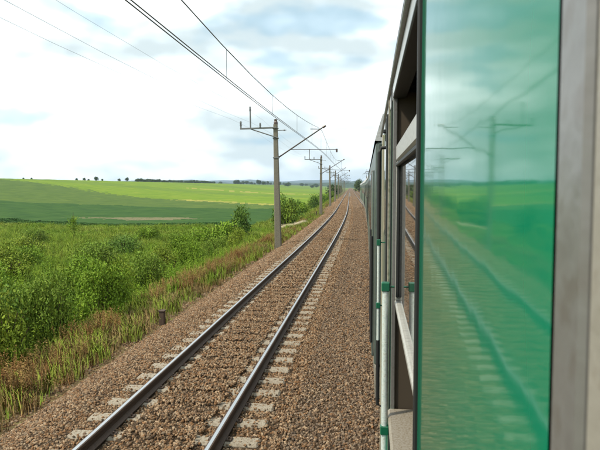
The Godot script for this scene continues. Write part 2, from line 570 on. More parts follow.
func terrain():
	rng.seed = 12
	# one sheet out to the horizon, cut along the field edges into meadow, crop, field, soil
	var rays := []
	var a := -180.0
	while a < 180.0 - 0.001:
		rays.append(deg_to_rad(a))
		a += 0.25 if a > -42.0 and a < 12.0 else 2.0
	rays.append(deg_to_rad(180.0))
	var rad := [0.0, 1.5]
	var r := 3.0
	while r < 19000.0:
		rad.append(r)
		if r < 30: r += 0.6
		elif r > 68 and r < 135: r += 0.55
		elif r < 420: r += maxf(1.0, r * 0.009)
		else: r *= 1.06
	var pts := []
	var nrm := []
	var m := rays.size()
	for i in rad.size():
		var row := PackedVector3Array()
		row.resize(m)
		for j in m:
			var x: float = sin(rays[j]) * rad[i]
			var d: float = cos(rays[j]) * rad[i]
			row[j] = Vector3(x, land(x, d), -d)
		pts.append(row)
	for i in rad.size():
		var nr := PackedVector3Array()
		nr.resize(m)
		var r0: PackedVector3Array = pts[maxi(i - 1, 0)]
		var r1: PackedVector3Array = pts[mini(i + 1, rad.size() - 1)]
		var rr: PackedVector3Array = pts[i]
		for j in m:
			var k := (r1[j] - r0[j]).cross(rr[mini(j + 1, m - 1)] - rr[maxi(j - 1, 0)]).normalized()
			if i == 0: k = Vector3.UP
			nr[j] = k if k.y > 0 else -k
		nrm.append(nr)
	var bs := [MB.new(), MB.new(), MB.new(), MB.new(), MB.new(), MB.new(), MB.new(), MB.new()]
	for i in rad.size() - 1:
		for j in rays.size() - 1:
			var A: Vector3 = pts[i][j]
			var B: Vector3 = pts[i][j + 1]
			var C: Vector3 = pts[i + 1][j + 1]
			var D: Vector3 = pts[i + 1][j]
			var c := (A + B + C + D) * 0.25
			var jit := -c.z * 0.006 * rng.randfn()
			var b: MB = bs[zone(c.x + jit * 2.0, -c.z + jit) if -c.z > 0 or absf(c.x) < 40 else 2]
			if i > 0: b.tri3(A, B, C, nrm[i][j], nrm[i][j + 1], nrm[i + 1][j + 1])
			b.tri3(A, C, D, nrm[i][j], nrm[i + 1][j + 1], nrm[i + 1][j])
	structure("meadow_ground", bs[0].mesh(M.meadow), "rough grassy ground beside the railway")
	structure("crop_field", bs[1].mesh(M.crop), "paler green crop field beyond the darker crop")
	structure("dark_crop_field", bs[7].mesh(M.crop_dark), "darker green crop field just beyond the weeds")
	structure("pasture_field", bs[2].mesh(M.field), "yellow-green field rising to the horizon")
	structure("bare_soil", bs[3].mesh(M.soil), "bare pale soil strip at the field edge")
	structure("dry_headland", bs[4].mesh(M.headland), "dry yellowish strips between the fields")
	structure("grass_field", bs[5].mesh(M.field_green), "mid-green strips of the rising field")
	structure("verge_ground", bs[6].mesh(M.verge), "dry brown ground along the ballast edge")

func far_land():
	# low wooded ridges far off, faded by the air
	var nz := FastNoiseLite.new()
	nz.seed = 9
	nz.frequency = 0.0007
	nz.fractal_octaves = 4
	var ridges := [[2600.0, 17.0, 8.0, 1], [4300.0, 40.0, 16.0, 2], [7600.0, 86.0, 26.0, 3]]
	var mm := mottled(33, [[0.02, 0.035, 0.015], [0.03, 0.05, 0.02], [0.05, 0.08, 0.03], [0.035, 0.05, 0.02]], 300.0, 0.95, 0.03)
	for R in ridges:
		var b := MB.new()
		var prev := []
		for k in 321:
			var az := deg_to_rad(-80.0 + k * 0.5)
			var rr: float = R[0]
			var x := sin(az) * rr
			var d := cos(az) * rr
			var top: float = R[1] + R[2] * nz.get_noise_2d(x + R[3] * 5000.0, d) * 2.0 + R[0] * 0.0006 * nz.get_noise_2d(x * 14.0, d * 14.0)
			var f := 1.0 + 0.12
			var g := [Vector3(x, -6, -d), Vector3(x * 1.02, top * 0.7 - 1.0, -d * 1.02), Vector3(x * 1.06, top, -d * 1.06), Vector3(x * f, -6, -d * f)]
			if prev.size():
				for q in 3: b.quad(prev[q], prev[q + 1], g[q + 1], g[q])
			prev = g
		structure("hills", b.mesh(mm), "low wooded hills along the horizon")

func bed_height(t: float, n: float) -> float:  # t metres across from the eye, before the line's bend
	var c := minf(absf(t + 2.55), absf(t - 1.485))
	var y := -0.2
	if c < 0.48: y = -0.15
	if t < -4.35: y = lerpf(-0.2375, -0.58, clampf((-4.35 - t) / 0.85, 0, 1))
	elif t > 3.6: y = lerpf(-0.25, -0.58, clampf((t - 3.6) / 0.9, 0, 1))
	elif c > 1.5: y = -0.2 - 0.05 * clampf((c - 1.5) / 0.4, 0, 1)
	return y + 0.018 * n

func ballast():
	var nz := FastNoiseLite.new()
	nz.seed = 3
	nz.frequency = 0.8
	var xs := []
	var x := -5.3
	while x < 4.7:
		xs.append(x)
		x += 0.12
	var ds := []
	var d := -30.0
	while d < 2000.0:
		ds.append(d)
		d += 0.25 if d > 3.0 and d < 40.0 else (1.0 if d < 120.0 else (10.0 if d < 400.0 else 60.0))
	var b := MB.new()
	var rows := []
	for q in ds:
		var row := PackedVector3Array()
		for t in xs: row.append(on_line(t, bed_height(t, nz.get_noise_2d(t, q)), q))
		rows.append(row)
	for i in ds.size() - 1:
		for j in xs.size() - 1:
			b.quad(rows[i][j], rows[i + 1][j], rows[i + 1][j + 1], rows[i][j + 1])
	structure("ballast_bed", b.mesh(M.bed), "brown stone ballast bed under the tracks")
	# loose stones
	var meshes := []
	for k in 5:
		rng.seed = 100 + k
		var s := MB.new()
		var g := (1.0 + sqrt(5.0)) / 2.0
		var vs := []
		for e in [[-1, g, 0], [1, g, 0], [-1, -g, 0], [1, -g, 0], [0, -1, g], [0, 1, g], [0, -1, -g], [0, 1, -g], [g, 0, -1], [g, 0, 1], [-g, 0, -1], [-g, 0, 1]]:
			vs.append(Vector3(e[0], e[1], e[2]).normalized() * rng.randf_range(0.62, 1.15) * Vector3(1.0, 0.72, 0.85))
		for f in [[0, 11, 5], [0, 5, 1], [0, 1, 7], [0, 7, 10], [0, 10, 11], [1, 5, 9], [5, 11, 4], [11, 10, 2], [10, 7, 6], [7, 1, 8], [3, 9, 4], [3, 4, 2], [3, 2, 6], [3, 6, 8], [3, 8, 9], [4, 9, 5], [2, 4, 11], [6, 2, 10], [8, 6, 7], [9, 8, 1]]:
			s.tri(vs[f[0]], vs[f[2]], vs[f[1]])
		meshes.append(s.mesh(M.stone))
	var xf := [[], [], [], [], []]
	var cs := [PackedColorArray(), PackedColorArray(), PackedColorArray(), PackedColorArray(), PackedColorArray()]
	rng.seed = 77
	var pal := [Color(0.185, 0.114, 0.066), Color(0.228, 0.147, 0.086), Color(0.136, 0.082, 0.047), Color(0.265, 0.184, 0.116), Color(0.180, 0.134, 0.093), Color(0.201, 0.111, 0.056), Color(0.095, 0.065, 0.044), Color(0.307, 0.225, 0.148)]
	for band in [[-2.0, 4.0, 120.0, 0.03], [4.0, 18.0, 950.0, 0.0235], [18.0, 42.0, 460.0, 0.03], [42.0, 90.0, 170.0, 0.042], [90.0, 200.0, 60.0, 0.065]]:
		var n := int((band[1] - band[0]) * 6.6 * band[2])
		for i in n:
			var q := rng.randf_range(band[0], band[1])
			var t := rng.randf_range(-5.45, 1.15)
			if t < -5.1 and rng.randf() < 0.6: continue
			if absf(absf(t + 2.55) - 0.7525) < 0.075: continue
			var c := absf(t + 2.55)
			var lift := 0.0
			if c < 1.28:
				var ph := absf(fposmod(q + 3.0 + 0.3, 0.6) - 0.3)
				if ph < 0.14:
					if c > 0.5 and rng.randf() < 0.66 + 0.25 * nz.get_noise_2d(t * 2.0 + 9.0, q * 2.0): continue
					lift = 0.02
			var r: float = band[3] * rng.randf_range(0.65, 1.35)
			var k := rng.randi() % 5
			var bs := Basis.from_euler(Vector3(rng.randf() * TAU, rng.randf() * TAU, rng.randf() * TAU)).scaled(Vector3.ONE * r)
			var y := bed_height(t, nz.get_noise_2d(t, q)) + lift + r * rng.randf_range(-0.1, 0.45)
			if t < -5.2: y = maxf(y, land(t + shift(q), q) + r * 0.2)
			xf[k].append(Transform3D(bs, on_line(t, y, q)))
			var co: Color = pal[rng.randi() % pal.size()]
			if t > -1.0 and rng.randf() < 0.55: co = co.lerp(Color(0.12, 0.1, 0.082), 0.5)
			co *= rng.randf_range(0.8, 1.2)
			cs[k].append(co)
	for k in 5:
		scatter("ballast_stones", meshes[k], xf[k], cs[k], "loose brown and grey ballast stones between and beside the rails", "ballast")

func rail_meshes(cx: float, d0: float, d1: float) -> Array:
	var prof := [Vector2(-0.036, -0.004), Vector2(-0.036, -0.04), Vector2(-0.01, -0.055), Vector2(-0.01, -0.13), Vector2(-0.075, -0.15), Vector2(-0.075, -0.165), Vector2(0.075, -0.165), Vector2(0.075, -0.15), Vector2(0.01, -0.13), Vector2(0.01, -0.055), Vector2(0.036, -0.04), Vector2(0.036, -0.004)]
	prof.append(Vector2(0.022, 0.0)); prof.append(Vector2(-0.026, 0.0)); prof.append(Vector2(-0.036, -0.004))
	var head := [Vector2(-0.021, 0.0012), Vector2(0.021, 0.0012)]
	var out := []
	for p in [prof, head]:
		var b := MB.new()
		var d := d0
		while d < d1:
			var e := d + (2.5 if d < 130 else 12.0)
			for i in p.size() - 1:
				b.quad(on_line(cx + p[i].x, p[i].y, d), on_line(cx + p[i].x, p[i].y, e), on_line(cx + p[i + 1].x, p[i + 1].y, e), on_line(cx + p[i + 1].x, p[i + 1].y, d))
			d = e
		out.append(b)
	return out

func tracks():
	var sl := MB.new()       # concrete sleeper: chamfered block with sloped ends
	sl.box(Vector3(0, -0.09, 0), Vector3(2.5, 0.18, 0.25), 0.025)
	var slm := [sl.mesh(M.concrete)]
	var cl := MB.new()
	cl.box(Vector3(0, 0.012, 0), Vector3(0.07, 0.026, 0.1), 0.006)
	cl.tube([Vector3(0, 0.02, 0.02), Vector3(0, 0.05, 0.02)], 0.014, 0.012, 6)
	var clm := cl.mesh(M.rust)
	for T in [[-2.55, "empty railway track with worn shiny rails on concrete sleepers", 297, 520], [1.485, "railway track carrying the train, under its coaches", 150, 0]]:
		var t := thing("railway_track", T[1], "railway track", Vector3.ZERO)
		for s in [-0.7525, 0.7525]:
			var rm := rail_meshes(T[0] + s, -30.0, 900.0)
			var r := part("rail", rm[0], M.rust, t)
			part("running_surface", rm[1], M.steel, r)
		for k in T[2]:
			var d = -3.0 + 0.6 * k
			if d < 0 and T[0] > 0: continue
			var o := part_mesh("sleeper", slm[0], t)
			o.position = on_line(T[0], -0.167, d)
			o.rotation.y = atan2(-(shift(d + 1) - shift(d - 1)), 2.0) * -1.0
			if d < 24 and d > 4 and T[0] < 0:
				for e in [-0.8675, -0.6375, 0.6375, 0.8675]: part_mesh("rail_clip", clm, o).position.x = e
		if T[3] > 0:
			var b := MB.new()
			for k in T[3] - 297:
				var d = -3.0 + 0.6 * (297 + k)
				b.box(on_line(T[0], -0.257, d), Vector3(2.5, 0.18, 0.25))
			var o := part("far_sleepers", b, M.concrete, t)
			o.set_meta("kind", "stuff")

# ---------------------------------------------------------------- the coach the picture is taken from
const DW := 0.085     # its side stands this far to the right of the eye
func wall(b: MB, u0: float, u1: float, y0: float, y1: float, dx := 0.0, th := 0.012):
	b.box(Vector3(DW + dx + th * 0.5, (y0 + y1) * 0.5, -(u0 + u1) * 0.5), Vector3(th, y1 - y0, u1 - u0))

func own_coach() -> Node3D:
	# local axes: origin under the eye, y from the eye, -z along the coach
	var t := thing("passenger_coach", "green painted coach with glossy side mirroring sky and fields, window partly open", "train coach", EYE)
	t.rotation_degrees.y = -0.48
	# body sides: bands below and above the windows, with pillars between
	var b := MB.new()
	var top := 0.42
	var low := -1.95
	for w in [[2.36, 5.0, low, 0.345], [-16.0, -0.75, low, 0.345], [-0.75, 0.28, low, -0.87], [0.28, 2.36, low, -0.87]]:
		wall(b, w[0], w[1], w[2], w[3])
	part("side_wall", b, M.green, t)
	var f := MB.new()
	wall(f, -16.0, 5.0, 0.348, top, -0.002)
	part("cornice", f, M.cornice, t)
	f = MB.new()
	f.box(Vector3(DW + 2.775, -0.765, 5.5), Vector3(0.05, 2.37, 21.0))
	part("side_wall", f, M.green, t)
	f = MB.new()
	f.box(Vector3(DW + 1.4, -1.9, 5.5), Vector3(2.69, 0.1, 20.9))
	part("floor", f, M.inside, t)
	f = MB.new()
	f.box(Vector3(DW + 1.4, -0.7, -4.97), Vector3(2.69, 2.2, 0.06))
	f.box(Vector3(DW + 1.4, -0.7, 15.97), Vector3(2.69, 2.2, 0.06))
	part("end_wall", f, M.coach, t)
	f = MB.new()
	f.box(Vector3(DW + 0.8, -0.6, 5.5), Vector3(0.04, 2.1, 20.8))
	part("corridor_partition", f, M.inside, t)
	# roof
	f = MB.new()
	var arc := []
	for k in 13:
		var a := PI * k / 12.0
		arc.append(Vector2(DW + 1.4 - cos(a) * 1.415, 0.42 + pow(sin(a), 0.75) * 0.62))
	for k in 12:
		var p: Vector2 = arc[k]
		var q: Vector2 = arc[k + 1]
		f.quad(Vector3(p.x, p.y, 16), Vector3(p.x, p.y, -5.0), Vector3(q.x, q.y, -5.0), Vector3(q.x, q.y, 16))
		for e in [-5.0, 16.0]: f.tri(Vector3(p.x, p.y, e), Vector3(q.x, q.y, e), Vector3(DW + 1.4, 0.42, e))
	part("roof", f, M.roof, t)
	f = MB.new()
	f.box(Vector3(DW - 0.007, 0.415, 5.5), Vector3(0.014, 0.016, 21.0), 0.003)
	part("rain_gutter", f, M.alu, t)
	# the glossy pillar sheet between the two windows, very slightly bowed and wavy
	f = MB.new()
	var nz := FastNoiseLite.new()
	nz.seed = 41
	nz.frequency = 1.0
	nz.fractal_octaves = 2
	var U := 60
	var V := 110
	var u0 := 0.253
	var u1 := 1.066
	var hgt := func(u: float, y: float) -> float:
		return -0.0115 + 0.0115 * (u - u0) / (u1 - u0) + 0.00008 * nz.get_noise_2d(u * 7.0, y * 9.0) + 0.000026 * nz.get_noise_2d(u * 16.0 + 50.0, y * 26.0)
	var grid := []
	var gn := []
	for i in U + 1:
		var row := []
		var rn := []
		for j in V + 1:
			var u := lerpf(u0, u1, float(i) / U)
			var y := lerpf(-1.2, 0.6, float(j) / V)
			y = lerpf(-0.9, 0.4, float(j) / V)
			var e := 0.002
			var h: float = hgt.call(u, y)
			var gu: float = (hgt.call(u + e, y) - hgt.call(u - e, y)) / (2.0 * e)
			var gy: float = (hgt.call(u, y + e) - hgt.call(u, y - e)) / (2.0 * e)
			row.append(Vector3(DW + h, y, -u))
			rn.append(Vector3(-1.0, gy, -gu).normalized())
		grid.append(row); gn.append(rn)
	for i in U:
		for j in V:
			f.tri3(grid[i][j], grid[i][j + 1], grid[i + 1][j + 1], gn[i][j], gn[i][j + 1], gn[i + 1][j + 1])
			f.tri3(grid[i][j], grid[i + 1][j + 1], grid[i + 1][j], gn[i][j], gn[i + 1][j + 1], gn[i + 1][j])
	var pil := part("pillar_panel", f, M.green, t)
	pil.set_meta("label", "glossy green panel with wavy reflections of poles, sky and field")
	f = MB.new()
	wall(f, 0.285, 1.06, -0.87, 0.335, 0.004, 0.046)
	part("pillar", f, M.coach, t)
	# frame of the open window the picture is taken from
	f = MB.new()
	f.box(Vector3(DW + 0.003, -0.26, -0.25), Vector3(0.027, 1.5, 0.004))
	part("window_seal", f, M.rubber, t)
	var w0 := part("window_frame", vbar(0.215, 0.2465, -0.013, 0.03, 0.0025, -1.0, 0.5), M.alu, t)
	w0.set_meta("label", "grey metal frame of the open window")
	part("frame_lip", vbar(0.075, 0.2095, -0.013, 0.032, 0.004, -1.0, 0.5), M.beige, w0)
	part("frame_groove", vbar(0.209, 0.2155, -0.004, 0.02, 0.0, -1.0, 0.5), M.rubber, w0)
	# the window ahead: proud rubber lip, dropped sash, dark opening above and below
	var w := part("window", vbar(1.068, 1.085, -0.007, 0.05, 0.003, -0.9, 0.37), M.rubber, t)
	w.set_meta("label", "dark window opening with a dropped sash in a pale frame")
	part("frame_jamb", vbar(2.335, 2.345, -0.004, 0.012, 0.002, -0.9, 0.36), M.alu, w)
	part("frame_reveal", vbar(2.345, 2.4, 0.013, 0.16, 0.0, -0.9, 0.36), M.inside, w)
	f = MB.new()
	f.box(Vector3(DW + 0.02, 0.342, -1.71), Vector3(0.05, 0.012, 1.26), 0.003)
	part("frame_head", f, M.rubber, w)
	f = MB.new()
	f.box(Vector3(DW + 0.05, -0.88, -1.7), Vector3(0.13, 0.03, 1.26), 0.008)
	part("sill", f, M.sill, w)
	f = MB.new()
	f.box(Vector3(DW + 0.022, 0.128, -1.71), Vector3(0.028, 0.062, 1.24), 0.006)
	f.box(Vector3(DW + 0.022, -0.445, -1.71), Vector3(0.028, 0.022, 1.24), 0.005)
	f.box(Vector3(DW + 0.022, -0.1685, -2.305), Vector3(0.026, 0.531, 0.03), 0.004)
	f.box(Vector3(DW + 0.022, -0.1685, -1.105), Vector3(0.026, 0.531, 0.03), 0.004)
	part("sash", f, M.sash, w)
	f = MB.new()
	f.box(Vector3(DW + 0.012, 0.084, -1.71), Vector3(0.012, 0.014, 1.2), 0.003)
	f.box(Vector3(DW + 0.016, -0.1685, -2.283), Vector3(0.012, 0.5, 0.012), 0.003)
	part("sash_seal", f, M.rubber, w)
	f = MB.new()
	f.box(Vector3(DW + 0.024, -0.175, -1.705), Vector3(0.006, 0.52, 1.19))
	part("pane", f, M.glass, w)
	f = MB.new()
	f.box(Vector3(DW + 0.034, 0.01, -1.2), Vector3(0.01, 0.03, 0.09), 0.003)
	# beyond the window: seams, door with its recess, grab rails
	part("seam_strip", vbar(2.50, 2.53, -0.006, 0.02, 0.002, -1.9, 0.4), M.rubber, t)
	part("seam_strip", vbar(2.80, 2.85, -0.008, 0.02, 0.003, -1.9, 0.4), M.coach_low, t)
	var door := part("door", vbar(3.1, 3.95, -0.002, 0.01, 0.0, -1.85, 0.3), M.coach, t)
	part("door_post", vbar(3.02, 3.08, -0.012, 0.02, 0.004, -1.9, 0.36), M.rubber, door)
	part("door_post", vbar(3.97, 4.02, -0.016, 0.02, 0.004, -1.9, 0.34), M.cream, door)
	f = MB.new()
	f.box(Vector3(DW - 0.005, -0.02, -3.55), Vector3(0.006, 0.5, 0.45))
	part("window", f, M.glass, door)
	rail("grab_rail", t, 3.55, 0.045, 0.22, -1.3, 0.011, M.rubber, true)
	rail("grab_rail", t, 3.4, 0.044, -0.3, -0.87, 0.0085, M.pipe, false)
	rail("grab_rail", t, 2.25, 0.056, -0.36, -1.12, 0.0125, M.pipe, false)
	# small lamp bracket at the cornice
	f = MB.new()
	f.tube([Vector3(DW, 0.24, -3.3), Vector3(DW - 0.008, 0.25, -3.3), Vector3(DW - 0.008, 0.37, -3.3)], 0.005, 0.004, 6)
	f.box(Vector3(DW - 0.014, 0.3, -3.3), Vector3(0.02, 0.02, 0.03), 0.004)
	part("bracket", f, M.rubber, t)
	underframe(t, Vector3(DW + 1.4, -3.0, 5.5), 21.0)
	return t

func vbar(u0: float, u1: float, x0: float, x1: float, r: float, y0: float, y1: float) -> MB:
	var f := MB.new()
	f.box(Vector3(DW + (x0 + x1) * 0.5, (y0 + y1) * 0.5, -(u0 + u1) * 0.5), Vector3(x1 - x0, y1 - y0, u1 - u0), r)
	return f

func rail(called: String, parent: Node, u: float, x: float, y1: float, y0: float, r: float, m: Material, hook: bool):
	var f := MB.new()
	var pts := []
	if hook: pts = [Vector3(DW + 0.01, y1 + 0.01, -u), Vector3(x + 0.012, y1 + 0.008, -u), Vector3(x, y1 - 0.02, -u), Vector3(x, y0, -u), Vector3(DW + 0.01, y0 - 0.02, -u)]
	else: pts = [Vector3(x, y1, -u), Vector3(x, y0, -u)]
	f.tube(pts, r, r, 10)
	var o := part(called, f, m, parent)
	if hook: return
	for y in [y1 - 0.012, y0 + 0.2]:
		var g := MB.new()
		g.box(Vector3(x, y, -u), Vector3(r * 2.0 + 0.006, 0.034, r * 2.0 + 0.006), 0.003)
		g.tube([Vector3(x, y, -u), Vector3(DW + 0.004, y, -u)], 0.004, 0.004, 6)
		part("rail_bracket", g, M.bracket, o)

func underframe(t: Node, c: Vector3, length: float):
	# c: rail level under the middle of the coach
	var f := MB.new()
	f.box(c + Vector3(0, 0.9, 0), Vector3(2.5, 0.22, length - 0.4), 0.02)
	for k in 4: f.box(c + Vector3(-0.4 + 0.4 * (k % 2), 0.6, length * (-0.15 + 0.1 * k)), Vector3(1.4, 0.45, length * 0.07), 0.03)
	part("underframe", f, M.dark, t)
	for s in [-1.0, 1.0]:
		var z: float = s * (length * 0.5 - 3.2)
		var g := MB.new()
		for k in [-1.0, 1.0]: g.box(c + Vector3(k * 1.02, 0.52, z), Vector3(0.12, 0.24, 3.2), 0.03)
		g.box(c + Vector3(0, 0.62, z), Vector3(2.0, 0.2, 0.5), 0.03)
		var o := part("bogie", g, M.rust, t)
		for a in [-1.25, 1.25]:
			for k in [-1.0, 1.0]:
				var h := MB.new()
				h.tube([c + Vector3(k * 0.70, 0.46, z + a), c + Vector3(k * 0.83, 0.46, z + a)], 0.46, 0.46, 24)
				part("wheel", h, M.rust, o)

func coach_body(t: Node, length: float, body: Material, roof: Material, top := 3.42, crest := 4.0):
	# local: origin at rail level under the middle
	var b := MB.new()
	b.box(Vector3(0, (1.32 + top) * 0.5, 0), Vector3(2.8, top - 1.32, length), 0.03)
	part("body", b, body, t)
	b = MB.new()
	b.box(Vector3(0, 1.155, 0), Vector3(2.78, 0.33, length - 0.1), 0.02)
	part("lower_panel", b, M.coach_low, t)
	b = MB.new()
	var L := length * 0.5
	var arc := []
	for k in 11:
		var a := PI * k / 10.0
		arc.append(Vector2(-cos(a) * 1.41, top + pow(sin(a), 0.75) * (crest - top)))
	for k in 10:
		var p: Vector2 = arc[k]
		var q: Vector2 = arc[k + 1]
		b.quad(Vector3(p.x, p.y, L), Vector3(p.x, p.y, -L), Vector3(q.x, q.y, -L), Vector3(q.x, q.y, L))
		for e in [-L, L]: b.tri(Vector3(p.x, p.y, e), Vector3(q.x, q.y, e), Vector3(0, top, e))
	part("roof", b, roof, t)
	underframe(t, Vector3.ZERO, length)

func train_ahead():
	var ends := [5.55, 29.9, 54.3, 78.7]
	var names := ["dark grey-green coach coupled ahead of the glossy green coach", "dark grey-green coach in the middle of the curving train", "dark grey-green coach coupled behind the locomotive"]
	for k in 3:
		var d0: float = ends[k]
		var d1: float = ends[k + 1] - 0.5
		var A := on_line(1.485, 0, d0)
		var B := on_line(1.485, 0, d1)
		var t := thing("passenger_coach", names[k], "train coach", (A + B) * 0.5, "coaches ahead in the train")
		var dir := (B - A).normalized()
		t.rotation.y = atan2(-dir.x, -dir.z)
		var L := A.distance_to(B)
		coach_body(t, L, M.coach, M.roof)
		for s in [-1.0, 1.0]:
			for q in 9:
				var z := -L * 0.5 + 3.2 + q * (L - 6.4) / 8.0
				var f := MB.new()
				f.box(Vector3(s * 1.402, 2.75, z), Vector3(0.03, 0.95, 1.3), 0.01)
				var w := part("window", f, M.alu, t)
				var g := MB.new()
				g.box(Vector3(s * 1.412, 2.75, z), Vector3(0.02, 0.85, 1.2))
				part("pane", g, M.dark_glass if M.has("dark_glass") else dark_glass(), w)
			for e in [-1.0, 1.0]:
				var f := MB.new()
				f.box(Vector3(s * 1.403, 2.2, e * (L * 0.5 - 1.1)), Vector3(0.03, 1.95, 0.8), 0.01)
				var dr := part("door", f, M.coach, t)
				for h in [-1.0, 1.0]:
					var g := MB.new()
					var z: float = e * (L * 0.5 - 1.1) + h * 0.5
					g.tube([Vector3(s * 1.425, 1.4, z), Vector3(s * 1.425, 2.5, z)], 0.014, 0.014, 6)
					part("grab_rail", g, M.rubber, dr)
		var g := MB.new()
		g.box(Vector3(0, 2.4, L * 0.5 + 0.2), Vector3(1.4, 2.2, 0.5), 0.05)
		part("gangway", g, M.rubber, t)
	# locomotive
	var A := on_line(1.485, 0, 78.7)
	var B := on_line(1.485, 0, 94.5)
	var t := thing("electric_locomotive", "electric locomotive with raised pantograph heading the train", "locomotive", (A + B) * 0.5)
	var dir := (B - A).normalized()
	t.rotation.y = atan2(-dir.x, -dir.z)
	var L := A.distance_to(B)
	coach_body(t, L, M.coach, M.roof, 3.35, 3.75)
	for s in [-1.0, 1.0]:
		for q in 5:
			var f := MB.new()
			f.box(Vector3(s * 1.402, 2.8, -4.0 + q * 2.0), Vector3(0.03, 0.6, 1.2), 0.01)
			part("window", f, dark_glass(), t)
	for P in [[-4.6, 5.1], [4.6, 5.1]]:
		var f := MB.new()
		var z: float = P[0]
		var h: float = P[1]
		for s in [-0.5, 0.5]:
			f.tube([Vector3(s, 3.9, z - 0.6), Vector3(s, 4.4, z + 0.9), Vector3(s * 0.9, h, z)], 0.03, 0.02, 5)
			f.tube([Vector3(s, 3.9, z + 0.6), Vector3(s, 4.4, z - 0.9), Vector3(s * 0.9, h, z)], 0.03, 0.02, 5)
		for e in [-0.2, 0.2]: f.tube([Vector3(-0.95, h - 0.12, z + e), Vector3(-0.75, h, z + e), Vector3(0.75, h, z + e), Vector3(0.95, h - 0.12, z + e)], 0.03, 0.03, 5)
		f.box(Vector3(0, 3.86, z), Vector3(1.5, 0.12, 1.7), 0.02)
		var p := part("pantograph", f, M.wire, t)
		for s in [-0.5, 0.5]:
			for e in [-0.6, 0.6]:
				var g := MB.new()
				g.tube([Vector3(s, 3.55, z + e), Vector3(s, 3.84, z + e)], 0.07, 0.06, 8)
				part("insulator", g, M.insulator, p)

func dark_glass() -> StandardMaterial3D:
	if not M.has("dark_glass"):
		M.dark_glass = plain(0.008, 0.01, 0.01, 0.05)
	return M.dark_glass

# ---------------------------------------------------------------- overhead line
const POLES := [-5.0, 34.3, 74.0, 108.0, 142.0, 178.0, 215.0, 255.0, 300.0, 350.0, 410.0, 470.0, 530.0, 590.0, 650.0]
func catenary():
	rng.seed = 31
	# one pole, built at the origin with +x towards the track
	var proto: Node3D
	for k in 10:
		var d: float = POLES[k + 1]
		var base := on_line(-5.02, 0, d)
		base.y = -0.62
		var lb := "concrete catenary pole before the sandy patch, with insulator pins and bracket"
		if k > 0: lb = "%s concrete catenary pole past the sandy patch along the line" % ["", "first", "second", "third", "fourth", "fifth", "sixth", "seventh", "eighth", "ninth"][k]
		var t: Node3D
		if k == 0:
			t = pole(base, lb)
			proto = t
		else:
			t = proto.duplicate()
			t.name = numbered("catenary_pole")
			add_child(t)
			t.position = base
			tag(t, lb, "utility pole", "catenary poles along the line")
			t.rotation_degrees.z = rng.randf_range(-0.4, 1.0)
			t.rotation.y = atan(0.0261)
	# wires of the free track, from behind the eye to the far bend
	for T in [[-2.55, "over the empty track", 1], [1.485, "over the train", 2]]:
		for s in ([-0.03, 0.03] if T[2] == 1 else [0.0]):
			var pts := []
			var d := -30.0
			while d < 640.0:
				pts.append(on_line(T[0] + s + stagger(d), 5.06, d))
				d += 3.0 if d < 100 else 12.0
			var b := MB.new()
			b.tube(pts, 0.0085, 0.0085, 5)
			var o := part("contact_wire", b, M.wire, self)
			tag(o, "thin dark contact wire stretched low %s" % T[1], "wire", "contact wires")
		var b2 := MB.new()
		var p2 := []
		var d2 := -28.0
		while d2 < 640.0:
			p2.append(on_line(T[0] + stagger(d2), carrier(d2), d2))
			d2 += 3.0 if d2 < 100 else 9.0
		b2.tube(p2, 0.0095, 0.0095, 5)
		var m := part("carrier_wire", b2, M.wire, self)
		tag(m, "sagging carrier wire with droppers %s" % T[1], "wire", "carrier wires")
		for k in 30:
			var d := -23.0 + 5.73 * k
			var g := MB.new()
			g.tube([on_line(T[0] + stagger(d), 5.06, d), on_line(T[0] + stagger(d), carrier(d), d)], 0.004, 0.004, 4)
			part("dropper", g, M.wire, m)
	for q in [[-1.42, 7.62], [-0.86, 6.75], [-1.98, 6.97]]:
		var pts := []
		for k in 110:
			var d := -29.0 + 6.0 * k
			var f := span_at(d)
			pts.append(on_line(-5.02 + q[0], q[1] - 0.3 - 1.8 * f * (1.0 - f), d))
		var b := MB.new()
		b.tube(pts, 0.0035, 0.0035, 4)
		var o := part("feeder_wire", b, plainwire(), self)
		tag(o, "thin pale supply wire on the field side pins of the poles", "wire", "supply wires")

func plainwire() -> StandardMaterial3D:
	if not M.has("pale_wire"): M.pale_wire = plain(0.13, 0.13, 0.13, 0.5, 0.3)
	return M.pale_wire

func stagger(d: float) -> float:
	return -0.12 * pow(sin(PI * (d - 34.3) / 39.0), 2.0)

func span_at(d: float) -> float:        # 0 at a pole, 1 at the next
	for k in POLES.size() - 1:
		if d < POLES[k + 1]: return clampf((d - POLES[k]) / (POLES[k + 1] - POLES[k]), -0.6, 1.0)
	return 0.0

func carrier(d: float) -> float:
	var f := absf(span_at(d))
	return 6.32 - 2.9 * f * (1.0 - f)

